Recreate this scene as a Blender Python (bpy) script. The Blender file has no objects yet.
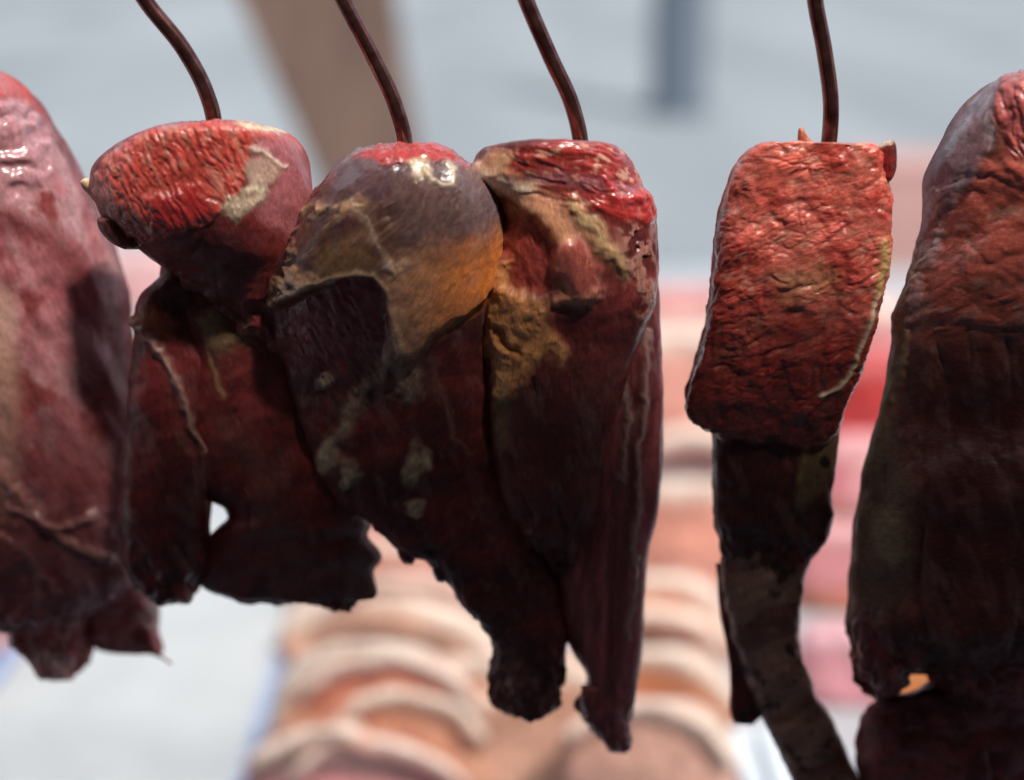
import bpy, math, numpy as np
from mathutils import Vector
S = bpy.context.scene
COL = S.collection
R = math.radians
rng = np.random.default_rng(11)

# ------------------------------------------------------------------ camera geometry (used to survey points of the photo into metres)
F = 50 / 36 * 1024
TH = R(18); CAMZ = 1.55
FW = np.array([0, math.cos(TH), -math.sin(TH)]); UP = np.array([0, math.sin(TH), math.cos(TH)])
U = 0.000665                                     # metres per photo pixel on the hanging plane (0.9 m away)
def at(px, py, Y):                               # point of the photo on the vertical plane y = Y
    px = np.asarray(px, float); py = np.asarray(py, float)
    a = (px - 512) / F; b = (390 - py) / F
    d = np.stack([a, FW[1] + b * UP[1], FW[2] + b * UP[2]], -1)
    d = d * (Y / d[..., 1])[..., None]
    d[..., 2] += CAMZ
    return d
def on(px, py, z):                               # point of the photo on the horizontal plane z
    a = (px - 512) / F; b = (390 - py) / F
    d = np.array([a, FW[1] + b * UP[1], FW[2] + b * UP[2]])
    d = d * ((z - CAMZ) / d[2]); d[2] = z
    return d
def proj(P):
    q = P - np.array([0, 0, CAMZ])
    w = q @ FW
    return 512 + F * q[..., 0] / w, 390 - F * (q @ UP) / w

# ------------------------------------------------------------------ noise
PERM = rng.permutation(256); PERM = np.concatenate([PERM, PERM, PERM])
GR = rng.normal(size=(256, 3)); GR /= np.linalg.norm(GR, axis=1)[:, None]
def pn(x, y, z):
    xi = np.floor(x).astype(int); yi = np.floor(y).astype(int); zi = np.floor(z).astype(int)
    xf = x - xi; yf = y - yi; zf = z - zi
    u = xf**3*(xf*(xf*6-15)+10); v = yf**3*(yf*(yf*6-15)+10); w = zf**3*(zf*(zf*6-15)+10)
    out = 0
    for i in (0, 1):
        wu = u if i else 1 - u
        for j in (0, 1):
            wv = v if j else 1 - v
            for k in (0, 1):
                ww = w if k else 1 - w
                h = PERM[PERM[PERM[(xi + i) & 255] + ((yi + j) & 255)] + ((zi + k) & 255)]
                g = GR[h]
                out = out + wu*wv*ww*(g[:, 0]*(xf-i) + g[:, 1]*(yf-j) + g[:, 2]*(zf-k))
    return out * 1.5
def sm(e0, e1, x):
    t = np.clip((x - e0) / (e1 - e0), 0, 1); return t*t*(3-2*t)

class Ctx:
    """per-vertex data of one lump, all in photo-pixel units"""
    def __init__(s, px, py, dz, front):
        s.px, s.py, s.dz, s.front = px, py, dz, front
        s.wx = px + 5*s.n(28, 1) + 2.5*s.n(9, 2); s.wy = py + 5*s.n(28, 3) + 2.5*s.n(9, 4)
        n = len(px)
        s.col = np.zeros((n, 3)); s.rough = np.full(n, .38); s.fib = np.full(n, .5); s.d = np.zeros(n); s.sss = np.full(n, .4)
        s.ang = 80; s.part = np.zeros(n, int); s.names = []
    def n(s, size, seed=0, sy=None, ang=0):
        sy = sy or size
        c, q = math.cos(R(ang)), math.sin(R(ang))
        a = s.px*c + s.py*q; b = -s.px*q + s.py*c
        return pn(a/size + seed*17.3, b/sy + seed*7.9, s.dz/((size+sy)/2) + seed*3.1)
    def fbm(s, size, seed=0, o=3, sy=None, ang=0):
        r = 0; a = 1
        for i in range(o):
            r = r + a*s.n(size/2**i, seed+i, (sy or size)/2**i, ang); a *= .5
        return r
    def poly(s, pts, soft=4, warp=1):
        x = s.px + (s.wx - s.px)*warp; y = s.py + (s.wy - s.py)*warp
        pts = np.array(pts, float); n = len(pts)
        dist = np.full(len(x), 1e9); ins = np.zeros(len(x), bool)
        for i in range(n):
            a = pts[i]; b = pts[(i+1) % n]; e = b - a
            t = np.clip(((x-a[0])*e[0] + (y-a[1])*e[1]) / (e@e + 1e-9), 0, 1)
            dist = np.minimum(dist, np.hypot(x-a[0]-t*e[0], y-a[1]-t*e[1]))
            c = ((a[1] > y) != (b[1] > y)) & (x < (b[0]-a[0])*(y-a[1])/((b[1]-a[1]) + 1e-12) + a[0])
            ins ^= c
        sd = np.where(ins, dist, -dist)
        return sm(-soft, soft, sd) * s.front
    def line(s, pts, w=4, warp=1):
        x = s.px + (s.wx - s.px)*warp; y = s.py + (s.wy - s.py)*warp
        pts = np.array(pts, float); dist = np.full(len(x), 1e9)
        for a, b in zip(pts[:-1], pts[1:]):
            e = b - a
            t = np.clip(((x-a[0])*e[0] + (y-a[1])*e[1]) / (e@e + 1e-9), 0, 1)
            dist = np.minimum(dist, np.hypot(x-a[0]-t*e[0], y-a[1]-t*e[1]))
        return np.exp(-(dist/w)**2) * s.front
    def blob(s, x, y, rx, ry=None, ang=0, soft=.35):
        ry = ry or rx; c, q = math.cos(R(ang)), math.sin(R(ang))
        a = (s.wx-x)*c + (s.wy-y)*q; b = -(s.wx-x)*q + (s.wy-y)*c
        return sm(1+soft, 1-soft, np.hypot(a/rx, b/ry)) * s.front
    def mix(s, m, col, rough=None, fib=None, d=0, sss=None):
        m = np.clip(m, 0, 1)
        col = np.asarray(col, float)
        s.col = s.col*(1-m[:, None]) + (col if col.ndim == 2 else col[None])*m[:, None]
        if rough is not None: s.rough = s.rough*(1-m) + rough*m
        if fib is not None: s.fib = s.fib*(1-m) + fib*m
        if sss is not None: s.sss = s.sss*(1-m) + sss*m
        if np.any(d): s.d = s.d + d*m
    def base(s, c0, c1, size=40, seed=5, sy=None, ang=0):
        t = sm(-.5, .5, s.fbm(size, seed, 4, sy, ang))[:, None]
        s.col = np.array(c0)[None]*(1-t) + np.array(c1)[None]*t
    def grain(s, size, sy, ang=0, seed=0, warp=1.):
        px0, py0 = s.px, s.py
        s.px = px0 + warp*(7*s.n(55, 61+seed) + 3*s.n(17, 62+seed)); s.py = py0 + warp*(9*s.n(55, 63+seed) + 3.5*s.n(17, 64+seed))
        a = np.abs(s.n(size, seed+1, sy, ang)); b = np.abs(s.n(size*.5, seed+2, sy*.62, ang-14)); k = np.abs(s.n(size*.55, seed+3, sy*1.2, ang+38))
        s.px, s.py = px0, py0
        amp = sm(-.5, .4, s.n(45, 66+seed)); amp2 = sm(-.4, .5, s.n(38, 67+seed))
        g = 1.5*a + (.25+.75*amp)*.8*np.minimum(b*1.8, .6) + .7*amp2*np.minimum(k*1.6, .5)
        return np.clip(g/1.25, 0, 1)
    def cells(s, size, aspect=1.6, ang=0, seed=0, warp=1.):
        px0, py0 = s.px, s.py
        x = s.px + warp*(6*s.n(45, 161+seed) + 2.5*s.n(13, 162+seed)); y = s.py + warp*(6*s.n(45, 163+seed) + 2.5*s.n(13, 164+seed))
        c, q = math.cos(R(ang)), math.sin(R(ang))
        a = (x*c + y*q)/(size*aspect) + seed*3.7; b = (-x*q + y*c)/size + seed*1.3
        ia = np.floor(a).astype(int); ib = np.floor(b).astype(int)
        f1 = np.full(len(a), 9.); f2 = np.full(len(a), 9.)
        for i in (-1, 0, 1):
            for j in (-1, 0, 1):
                h = PERM[PERM[(ia+i) & 255] + ((ib+j) & 255)]; h2 = PERM[h + 57]
                d = np.hypot(a - ia - i - h/255, b - ib - j - h2/255)
                f2 = np.minimum(f2, np.maximum(f1, d)); f1 = np.minimum(f1, d)
        return sm(0, .42, f2 - f1), 1 - np.clip(f1, 0, 1)
    def piece(s, m, name):
        if name not in s.names: s.names.append(name)
        s.part = np.where(m > .5, s.names.index(name) + 1, s.part)
    def var(s, amt=.25, size=14, seed=9, sy=None, ang=0):
        s.col = s.col * (1 + amt*s.fbm(size, seed, 3, sy, ang))[:, None]

# ------------------------------------------------------------------ materials
def nd(nt, t, **k):
    n = nt.nodes.new(t)
    for a, v in k.items(): setattr(n, a, v)
    return n
def meat_material(name, bump=.35, fine=800, veins=True):
    m = bpy.data.materials.new(name); m.use_nodes = True
    nt = m.node_tree; b = nt.nodes['Principled BSDF']; L = nt.links.new
    at1 = nd(nt, 'ShaderNodeAttribute', attribute_name='albedo')
    at2 = nd(nt, 'ShaderNodeAttribute', attribute_name='surface')
    sep = nd(nt, 'ShaderNodeSeparateColor'); L(at2.outputs['Color'], sep.inputs[0])
    tc = nd(nt, 'ShaderNodeTexCoord')
    fa = nd(nt, 'ShaderNodeAttribute', attribute_name='fibre')
    def noise(scale, det, rough, vec): 
        n = nd(nt, 'ShaderNodeTexNoise'); n.inputs['Scale'].default_value = scale; n.inputs['Detail'].default_value = det; n.inputs['Roughness'].default_value = rough
        L(vec, n.inputs[0]); return n.outputs[0]
    def ramp(x, a, b, c, d, clamp=True):
        r = nd(nt, 'ShaderNodeMapRange', clamp=clamp)
        for i, v in enumerate((a, b, c, d)): r.inputs[i+1].default_value = v
        L(x, r.inputs[0]); return r.outputs[0]
    def math_(op, x, y):
        m_ = nd(nt, 'ShaderNodeMath', operation=op)
        for i, v in enumerate((x, y)):
            if isinstance(v, (int, float)): m_.inputs[i].default_value = v
            else: L(v, m_.inputs[i])
        return m_.outputs[0]
    f1 = noise(fine, 5, .62, fa.outputs['Vector'])           # long thin muscle fibres
    f2 = noise(fine*.4, 4, .6, fa.outputs['Vector'])
    iso = noise(420, 5, .6, tc.outputs['Object'])            # small wet / dry mottling
    big = noise(75, 4, .55, tc.outputs['Object'])
    tone = math_('MULTIPLY', ramp(f1, .3, .7, .72, 1.25), ramp(iso, .3, .7, .85, 1.14))
    tone = math_('MULTIPLY', tone, ramp(f2, .3, .7, .82, 1.16))
    mul = nd(nt, 'ShaderNodeVectorMath', operation='SCALE'); L(at1.outputs['Color'], mul.inputs[0]); L(tone, mul.inputs['Scale'])
    # thin pale connective tissue along some fibres
    vein = math_('MULTIPLY', ramp(f1, .60, .74, 0, 1), ramp(big, .45, .62, 0, .30))
    mixc = nd(nt, 'ShaderNodeMix', data_type='RGBA'); L(vein, mixc.inputs[0]); L(mul.outputs[0], mixc.inputs[6]); mixc.inputs[7].default_value = (.5, .26, .19, 1)
    if veins: L(mixc.outputs[2], b.inputs['Base Color'])
    else: L(mul.outputs[0], b.inputs['Base Color'])
    wet = math_('ADD', math_('MULTIPLY', big, .6), math_('MULTIPLY', iso, .4))
    L(math_('ADD', sep.outputs[0], ramp(wet, .4, .6, -.09, .2)), b.inputs['Roughness'])
    L(math_('MULTIPLY', at2.outputs['Alpha'], ramp(wet, .62, .44, .05, 1)), b.inputs['Coat Weight'])
    h = math_('ADD', math_('MULTIPLY', f1, .6), math_('ADD', math_('MULTIPLY', f2, 1.0), math_('MULTIPLY', iso, .5)))
    h = math_('MULTIPLY', h, sep.outputs[1])
    bp = nd(nt, 'ShaderNodeBump'); bp.inputs['Strength'].default_value = bump; bp.inputs['Distance'].default_value = .0016
    L(h, bp.inputs['Height']); L(bp.outputs[0], b.inputs['Normal'])
    b.inputs['Coat Roughness'].default_value = .17
    L(bp.outputs[0], b.inputs['Coat Normal'])
    L(sep.outputs[2], b.inputs['Subsurface Weight'])
    b.inputs['Subsurface Radius'].default_value = (1, .35, .2); b.inputs['Subsurface Scale'].default_value = .0045
    b.inputs['IOR'].default_value = 1.42; L(ramp(sep.outputs[0], .34, .6, .5, .08), b.inputs['Specular IOR Level'])
    return m
def plain(name, c, rough=.5, metal=0, var=.2, scale=20, bump=0, c2=None, stretch=(1, 1, 1)):
    m = bpy.data.materials.new(name); m.use_nodes = True
    nt = m.node_tree; b = nt.nodes['Principled BSDF']; L = nt.links.new
    tc = nd(nt, 'ShaderNodeTexCoord'); mp = nd(nt, 'ShaderNodeMapping'); mp.inputs['Scale'].default_value = stretch
    L(tc.outputs['Object'], mp.inputs[0])
    n = nd(nt, 'ShaderNodeTexNoise'); n.inputs['Scale'].default_value = scale; n.inputs['Detail'].default_value = 7; n.inputs['Roughness'].default_value = .6
    L(mp.outputs[0], n.inputs[0])
    r = nd(nt, 'ShaderNodeValToRGB'); r.color_ramp.elements[0].position = .3; r.color_ramp.elements[1].position = .7
    c2 = c2 or [v*(1+var) for v in c]; c1 = [v*(1-var) for v in c] if var else c
    r.color_ramp.elements[0].color = (*c1, 1); r.color_ramp.elements[1].color = (*c2, 1)
    L(n.outputs[0], r.inputs[0]); L(r.outputs[0], b.inputs['Base Color'])
    b.inputs['Roughness'].default_value = rough; b.inputs['Metallic'].default_value = metal
    if bump:
        bp = nd(nt, 'ShaderNodeBump'); bp.inputs['Strength'].default_value = bump; bp.inputs['Distance'].default_value = .002
        L(n.outputs[0], bp.inputs['Height']); L(bp.outputs[0], b.inputs['Normal'])
    return m
M_FLESH = meat_material('raw_flesh', bump=.36)
M_PORK = meat_material('pork', bump=.2, fine=500, veins=False)
M_HOOK = plain('hook_steel', (.17, .062, .055), .2, .9, .4, 140, .03, c2=(.30, .135, .12))
M_STEEL = plain('brushed_steel', (.42, .44, .46), .35, 1, .12, 40)

# ------------------------------------------------------------------ building
def tag(o, label=None, cat=None, group=None, kind=None):
    for k, v in (('label', label), ('category', cat), ('group', group), ('kind', kind)):
        if v: o[k] = v
    return o
def empty(name, loc, label, cat, group=None):
    o = bpy.data.objects.new(name, None); COL.objects.link(o); o.location = loc; o.empty_display_size = .02
    return tag(o, label, cat, group)
def mesh(name, V, faces, mat, parent=None, smooth=True):
    me = bpy.data.meshes.new(name)
    V = np.asarray(V, float)
    if parent is not None: V = V - np.array(parent.location)
    if isinstance(faces, np.ndarray):
        me.vertices.add(len(V)); me.vertices.foreach_set('co', V.astype(np.float32).ravel())
        nf = len(faces); k = faces.shape[1]
        me.loops.add(nf*k); me.loops.foreach_set('vertex_index', faces.astype(np.int32).ravel())
        me.polygons.add(nf); me.polygons.foreach_set('loop_start', np.arange(0, nf*k, k, dtype=np.int32))
        me.update(calc_edges=True); me.validate()
    else:
        me.from_pydata([tuple(v) for v in V], [], faces)
    me.polygons.foreach_set('use_smooth', [smooth]*len(me.polygons))
    me.materials.append(mat)
    o = bpy.data.objects.new(name, me); COL.objects.link(o)
    if parent is not None: o.parent = parent
    return o
def hermite(X, t, q):                            # monotone-ish smooth interpolation of station rows
    m = np.gradient(X, t, axis=0)
    i = np.clip(np.searchsorted(t, q, 'right') - 1, 0, len(t)-2)
    h = (t[i+1]-t[i])[:, None]; s = ((q - t[i])/(t[i+1]-t[i]))[:, None]
    h0 = 2*s**3-3*s**2+1; h1 = s**3-2*s**2+s; h2 = -2*s**3+3*s**2; h3 = s**3-s**2
    return h0*X[i] + h1*h*m[i] + h2*X[i+1] + h3*h*m[i+1]
def lump(name, st, Y, df, db, paint, parent=None, mat=None, yo=0, top=40, bot=40, n=2.3, res=1.3, tilt=0, jit=1.2, seed=0, ragged=2.3, fascia=1):
    """an organic solid through stations (left edge, right edge) surveyed from the photo; df / db = how far it swells to the front / back (px)"""
    dm = np.array([s[4] if len(s) > 4 else 1. for s in st]); st = np.array([s[:4] for s in st], float)
    mid = (st[:, :2] + st[:, 2:])/2
    seg = np.hypot(*np.diff(mid, axis=0).T) + .35*np.abs(np.diff(np.hypot(*(st[:, 2:]-st[:, :2]).T)))
    t = np.concatenate([[0], np.cumsum(np.maximum(seg, 1))])
    Ltot = t[-1]; nt_ = max(12, int(Ltot/res))
    q = np.linspace(0, Ltot, nt_); ex = 18                                  # finer rows at the two ends
    q = np.unique(np.concatenate([q, np.linspace(0, 6, ex), Ltot - np.linspace(0, 6, ex)]).clip(0, Ltot))
    X = hermite(st, t, q); DM = hermite(dm[:, None], t, q)
    env = np.sqrt(np.clip(1-(1-np.clip(q/top, 0, 1))**2, 0, 1)) * np.sqrt(np.clip(1-(1-np.clip((Ltot-q)/bot, 0, 1))**2, 0, 1))
    env = np.maximum(env, .004)
    w = np.hypot(*(st[:, 2:]-st[:, :2]).T).max()
    nf = max(16, int((w + df*1.2)/res)); nb = max(8, nf//3)
    def even(u0, u1, k, dep_):                    # samples evenly spaced along the outline of the section
        g = np.linspace(u0, u1, 2000); s_ = lambda f: np.sign(f)*np.abs(f)**(2/n)
        l = np.concatenate([[0], np.cumsum(np.hypot(np.diff(s_(np.cos(g))*w/2), np.diff(s_(np.sin(g))*dep_*.75)))])
        return np.interp(np.linspace(0, l[-1], k, endpoint=False), l, g)
    u = np.concatenate([even(0, np.pi, nf, df), even(np.pi, 2*np.pi, nb, db)])
    cs = np.sign(np.cos(u))*np.abs(np.cos(u))**(2/n); sn = np.sign(np.sin(u))*np.abs(np.sin(u))**(2/n)
    cx = (X[:, 0]+X[:, 2])/2; cy = (X[:, 1]+X[:, 3])/2; hx = (X[:, 2]-X[:, 0])/2; hy = (X[:, 3]-X[:, 1])/2
    nq, nu = len(q), len(u)
    end = np.ones(nq); end[0] = end[-1] = .02
    px = cx[:, None] + (hx*end)[:, None]*cs[None]; py = cy[:, None] + (hy*end)[:, None]*cs[None]
    sc = Y/.9*U
    dep = np.where(sn[None] > 0, -df*sn[None]*DM, -db*sn[None]*np.sqrt(DM))*env[:, None] + yo + tilt*(py - py.min())
    P = at(px.ravel(), py.ravel(), Y)
    cdir = P.mean(0) - np.array([0, 0, CAMZ]); cdir[0] = 0; cdir /= cdir[1]   # swells along one fixed direction, square to its drop towards the counter
    P += (dep.ravel()*sc)[:, None]*cdir[None]
    G = P.reshape(nq, nu, 3)
    du = np.roll(G, -1, 1) - np.roll(G, 1, 1); dv = np.gradient(G, axis=0)
    N = np.cross(dv, du); l = np.linalg.norm(N, axis=-1, keepdims=True); N = N/np.maximum(l, 1e-12)
    cen = G.mean(1, keepdims=True)
    if np.sum(N*(G-cen)) < 0: N = -N
    qx, qy = proj(P)
    front = np.repeat(sm(-.25, .12, sn)[None], nq, 0).ravel()
    c = Ctx(qx, qy, dep.ravel() + seed*91.7, front)
    paint(c)
    low = np.repeat(sm(130, 20, Ltot-q)[:, None], nu, 1).ravel() * (ragged if bot > 25 else 0)
    c.d = c.d + low*(3.2*c.fbm(30, 121+seed, 3) - 2.5*np.abs(c.n(15, 131+seed)))
    edge = np.repeat(sm(-.05, .45, sn)[None], nq, 0).ravel()
    c.rough = c.rough*edge + .62*(1-edge)
    if fascia:                                    # thin dull connective tissue and seams between muscles
        dark = sm(.26, .08, c.col[:, 0])*c.front
        fold = np.abs(c.n(42, 311+seed, 190, -8) + .35*c.n(24, 312+seed, 90, -8))
        val = np.exp(-(fold/.10)**2)*sm(-.3, .3, c.n(70, 313+seed))
        c.d = c.d + dark*(4.5*np.minimum(fold, .5) - 1 - 1.5*val)
        c.mix(dark*val*.5, (.04, .01, .009), .42, .6)
        c.mix(dark*sm(.05, .55, c.fbm(18, 301+seed, 4, 60, -18))*.3, (.24, .10, .09), .32, .8)
        c.mix(dark*sm(.3, .7, c.fbm(20, 321+seed, 3, 40, -25))*.22, (.32, .19, .13), .4, .8, d=.6)
    c.d = c.d + jit*c.fbm(38, 21+seed, 3) + .17*jit*c.fbm(13, 31+seed, 2)
    fall = np.repeat(sm(0, 10, np.minimum(q, Ltot-q))[:, None], nu, 1)
    P2 = P + N.reshape(-1, 3)*(c.d*fall.ravel()*sc)[:, None]
    i = np.arange(nq-1)[:, None]*nu; j = np.arange(nu)[None]; j2 = (j+1) % nu
    Fq = np.stack([i+j, i+j2, i+nu+j2, i+nu+j], -1).reshape(-1, 4)
    ALB = np.concatenate([np.clip(c.col, .002, .95), np.ones((len(P2), 1))], 1).astype(np.float32)
    SUR = np.stack([np.clip(c.rough, .08, 1), np.clip(c.fib, 0, 3), np.clip(c.sss, 0, 1), np.clip((.46-c.rough)*3.4, .0, .9)], 1).astype(np.float32)
    ca, sa = math.cos(R(c.ang)), math.sin(R(c.ang))
    fx = c.px + 7*c.n(60, 201) + 3*c.n(20, 202); fy = c.py + 7*c.n(60, 203) + 3*c.n(20, 204)
    FIB = np.stack([(fx*ca + fy*sa)*.24, -fx*sa + fy*ca, c.dz*.7], 1)*U
    FIB = FIB.astype(np.float32)
    VN = None
    if c.names:
        G = P2.reshape(nq, nu, 3)
        VN = np.cross(np.gradient(G, axis=0), np.roll(G, -1, 1) - np.roll(G, 1, 1)).reshape(-1, 3)
        l = np.linalg.norm(VN, axis=1, keepdims=True); VN = VN/np.maximum(l, 1e-12)
        if np.sum(VN*N.reshape(-1, 3)) < 0: VN = -VN
    fp = c.part[Fq[:, 0]]; first = None
    for k, nm in enumerate([name] + c.names):
        sel = Fq[fp == k]
        if len(sel) < 20: continue
        used, inv = np.unique(sel, return_inverse=True)
        o = mesh(nm, P2[used], inv.reshape(-1, 4), mat or M_FLESH, parent)
        me = o.data
        at_ = me.attributes.new('albedo', 'FLOAT_COLOR', 'POINT'); at_.data.foreach_set('color', ALB[used].ravel())
        at_ = me.attributes.new('surface', 'FLOAT_COLOR', 'POINT'); at_.data.foreach_set('color', SUR[used].ravel())
        at_ = me.attributes.new('fibre', 'FLOAT_VECTOR', 'POINT'); at_.data.foreach_set('vector', FIB[used].ravel())
        if VN is not None and len(me.vertices) == len(used): me.normals_split_custom_set_from_vertices(VN[used].astype(np.float32))
        first = first or o
    return first
def tube(name, pts, rad, mat, parent=None, ns=20, sub=14, closed=True):
    pts = np.array(pts, float); rad = np.broadcast_to(np.array(rad, float), (len(pts),))
    t = np.concatenate([[0], np.cumsum(np.linalg.norm(np.diff(pts, axis=0), axis=1))])
    q = np.linspace(0, t[-1], (len(pts)-1)*sub+1)
    C = hermite(pts, t, q); r = hermite(rad[:, None], t, q)[:, 0]
    T = np.gradient(C, axis=0); T /= np.linalg.norm(T, axis=1)[:, None]
    ref = np.array([.0, 1., .05]); A = np.cross(T, ref); A /= np.linalg.norm(A, axis=1)[:, None]; B = np.cross(T, A)
    an = np.linspace(0, 2*np.pi, ns, endpoint=False)
    V = C[:, None] + r[:, None, None]*(A[:, None]*np.cos(an)[None, :, None] + B[:, None]*np.sin(an)[None, :, None])
    V = V.reshape(-1, 3).tolist(); n = len(q); f = []
    for i in range(n-1):
        for j in range(ns): f.append((i*ns+j, i*ns+(j+1) % ns, (i+1)*ns+(j+1) % ns, (i+1)*ns+j))
    f.append(tuple(range(ns))[::-1]); f.append(tuple((n-1)*ns+j for j in range(ns)))
    return mesh(name, V, f, mat, parent)
def slab(name, quad, h, mat, parent=None, bevel=.004, z=None):
    q = [np.array(p, float) for p in quad]
    V = [p for p in q] + [p + np.array([0, 0, h]) for p in q]
    f = [(3, 2, 1, 0), (4, 5, 6, 7)] + [(i, (i+1) % 4, 4+(i+1) % 4, 4+i) for i in range(4)]
    o = mesh(name, V, f, mat, parent, smooth=False)
    if bevel:
        md = o.modifiers.new('bevel', 'BEVEL'); md.width = bevel; md.segments = 2
    return o

# colours
RED = (.30, .045, .035); DEEP = (.14, .02, .018); CUT = (.36, .06, .045); PLUM = (.17, .06, .065); FAT = (.52, .33, .14); CREAM = (.62, .50, .34)
ORANGE = (.48, .17, .05); SILV = (.30, .21, .21); BLACK = (.075, .018, .017); TAN = (.30, .19, .09)  # BLACK: flesh tone darkened to carry the shade of lower parts

# ================================================================== hanging meats
# ---- big cut at the left edge
def p1(c):
    c.ang = 62
    c.base((.25, .07, .08), (.37, .14, .15), 60, 3)
    c.var(.3, 26, 9, 60, 70)
    c.mix(sm(-.1, .5, c.fbm(90, 41, 3, 34, 60))*.8, (.42, .23, .24), .26, .25)
    c.mix(sm(.1, .55, c.fbm(55, 51, 4)), (.22, .045, .045), .34, .7)
    c.mix(c.line([(0, 225), (40, 235), (75, 262), (95, 320)], 16)*.8, (.20, .045, .05), .36, .6, d=-2)
    c.mix(c.line([(60, 120), (88, 178), (108, 240), (118, 300)], 7)*.6, (.48, .28, .27), .28, .3, d=2)
    c.mix(c.poly([(-100, 40), (0, 60), (30, 90), (45, 112), (20, 105), (0, 98), (-60, 110)], 5), (.42, .06, .05), .22, 1.0)
    rm = c.poly([(-60, 95), (10, 98), (36, 108), (54, 140), (48, 185), (10, 205), (-60, 205)], 9)
    ph = (c.py + .30*c.px)/4.1 + 2.6*c.n(30, 77) + 1.2*c.n(12, 78)
    rib = np.sin(ph)*(.5+.5*sm(-.4, .3, c.n(26, 79)))
    c.mix(rm, (.42, .20, .22), .17, .3, d=2.1*rib); c.piece(rm, 'membrane')
    c.mix(c.poly([(-150, 290), (12, 290), (22, 420), (14, 520), (-150, 540)], 12)*.8, (.46, .27, .20), .42, .4)
    c.mix(sm(300, 480, c.py + .5*(c.px-60))*.6, (.20, .04, .042), .36, .9)  # shade towards the lower right painted as deeper red
    c.mix(c.line([(0, 470), (30, 500), (60, 540), (110, 560)], 6), (.42, .18, .15), .34, .4, d=5)
    c.mix(c.line([(10, 505), (60, 525), (95, 515)], 4), (.38, .16, .14), .34, .4, d=4)
    c.mix(c.line([(-10, 535), (30, 552), (55, 590)], 5)*.8, (.36, .13, .12), .34, .4, d=4)
    c.fib *= .6
    c.d += 3*c.fbm(80, 61, 2, 34, 60) + 4*sm(430, 560, c.py)*c.fbm(30, 64, 3)
r1 = at(-20, 60, 1.0)
P1 = empty('beef_cut', r1, 'huge pink and purple cut cropped by the left edge, ribbed shiny membrane at its shoulder', 'meat', 'cuts of meat hanging in a row')
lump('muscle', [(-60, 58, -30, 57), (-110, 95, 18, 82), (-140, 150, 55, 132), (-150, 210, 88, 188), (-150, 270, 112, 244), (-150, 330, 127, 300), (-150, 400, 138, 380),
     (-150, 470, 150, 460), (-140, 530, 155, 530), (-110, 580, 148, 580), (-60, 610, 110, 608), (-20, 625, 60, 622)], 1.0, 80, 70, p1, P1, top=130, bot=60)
def p1b(c):
    c.base((.46, .10, .095), (.62, .22, .20), 30, 7); c.var(.4, 14, 3)
    c.mix(sm(.0, .5, c.fbm(24, 12, 3, 60, 100)), (.6, .34, .31), .3, .5)
    c.d += 4*c.fbm(26, 8, 3, 50, 80)
f = lump('flap', [(-40, 540, 100, 530), (-30, 580, 100, 575), (-5, 610, 96, 612), (18, 640, 92, 640), (38, 666, 86, 662), (55, 681, 76, 680)], 1.0, 40, 40, p1b, P1, yo=-12, bot=30, seed=1)
lump('flap', [(60, 540, 150, 545), (80, 580, 156, 590), (88, 615, 158, 618), (92, 638, 160, 640), (98, 650, 163, 652), (115, 653, 158, 655)], 1.0, 30, 30, p1b, P1, yo=4, bot=20, seed=2)
lump('sinew', [(128, 628, 150, 622), (140, 642, 158, 636), (152, 653, 163, 648), (165, 660, 172, 657), (176, 664, 178, 663)], 1.0, 5, 5, p1b, P1, yo=-20, bot=12, jit=.8)

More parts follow.
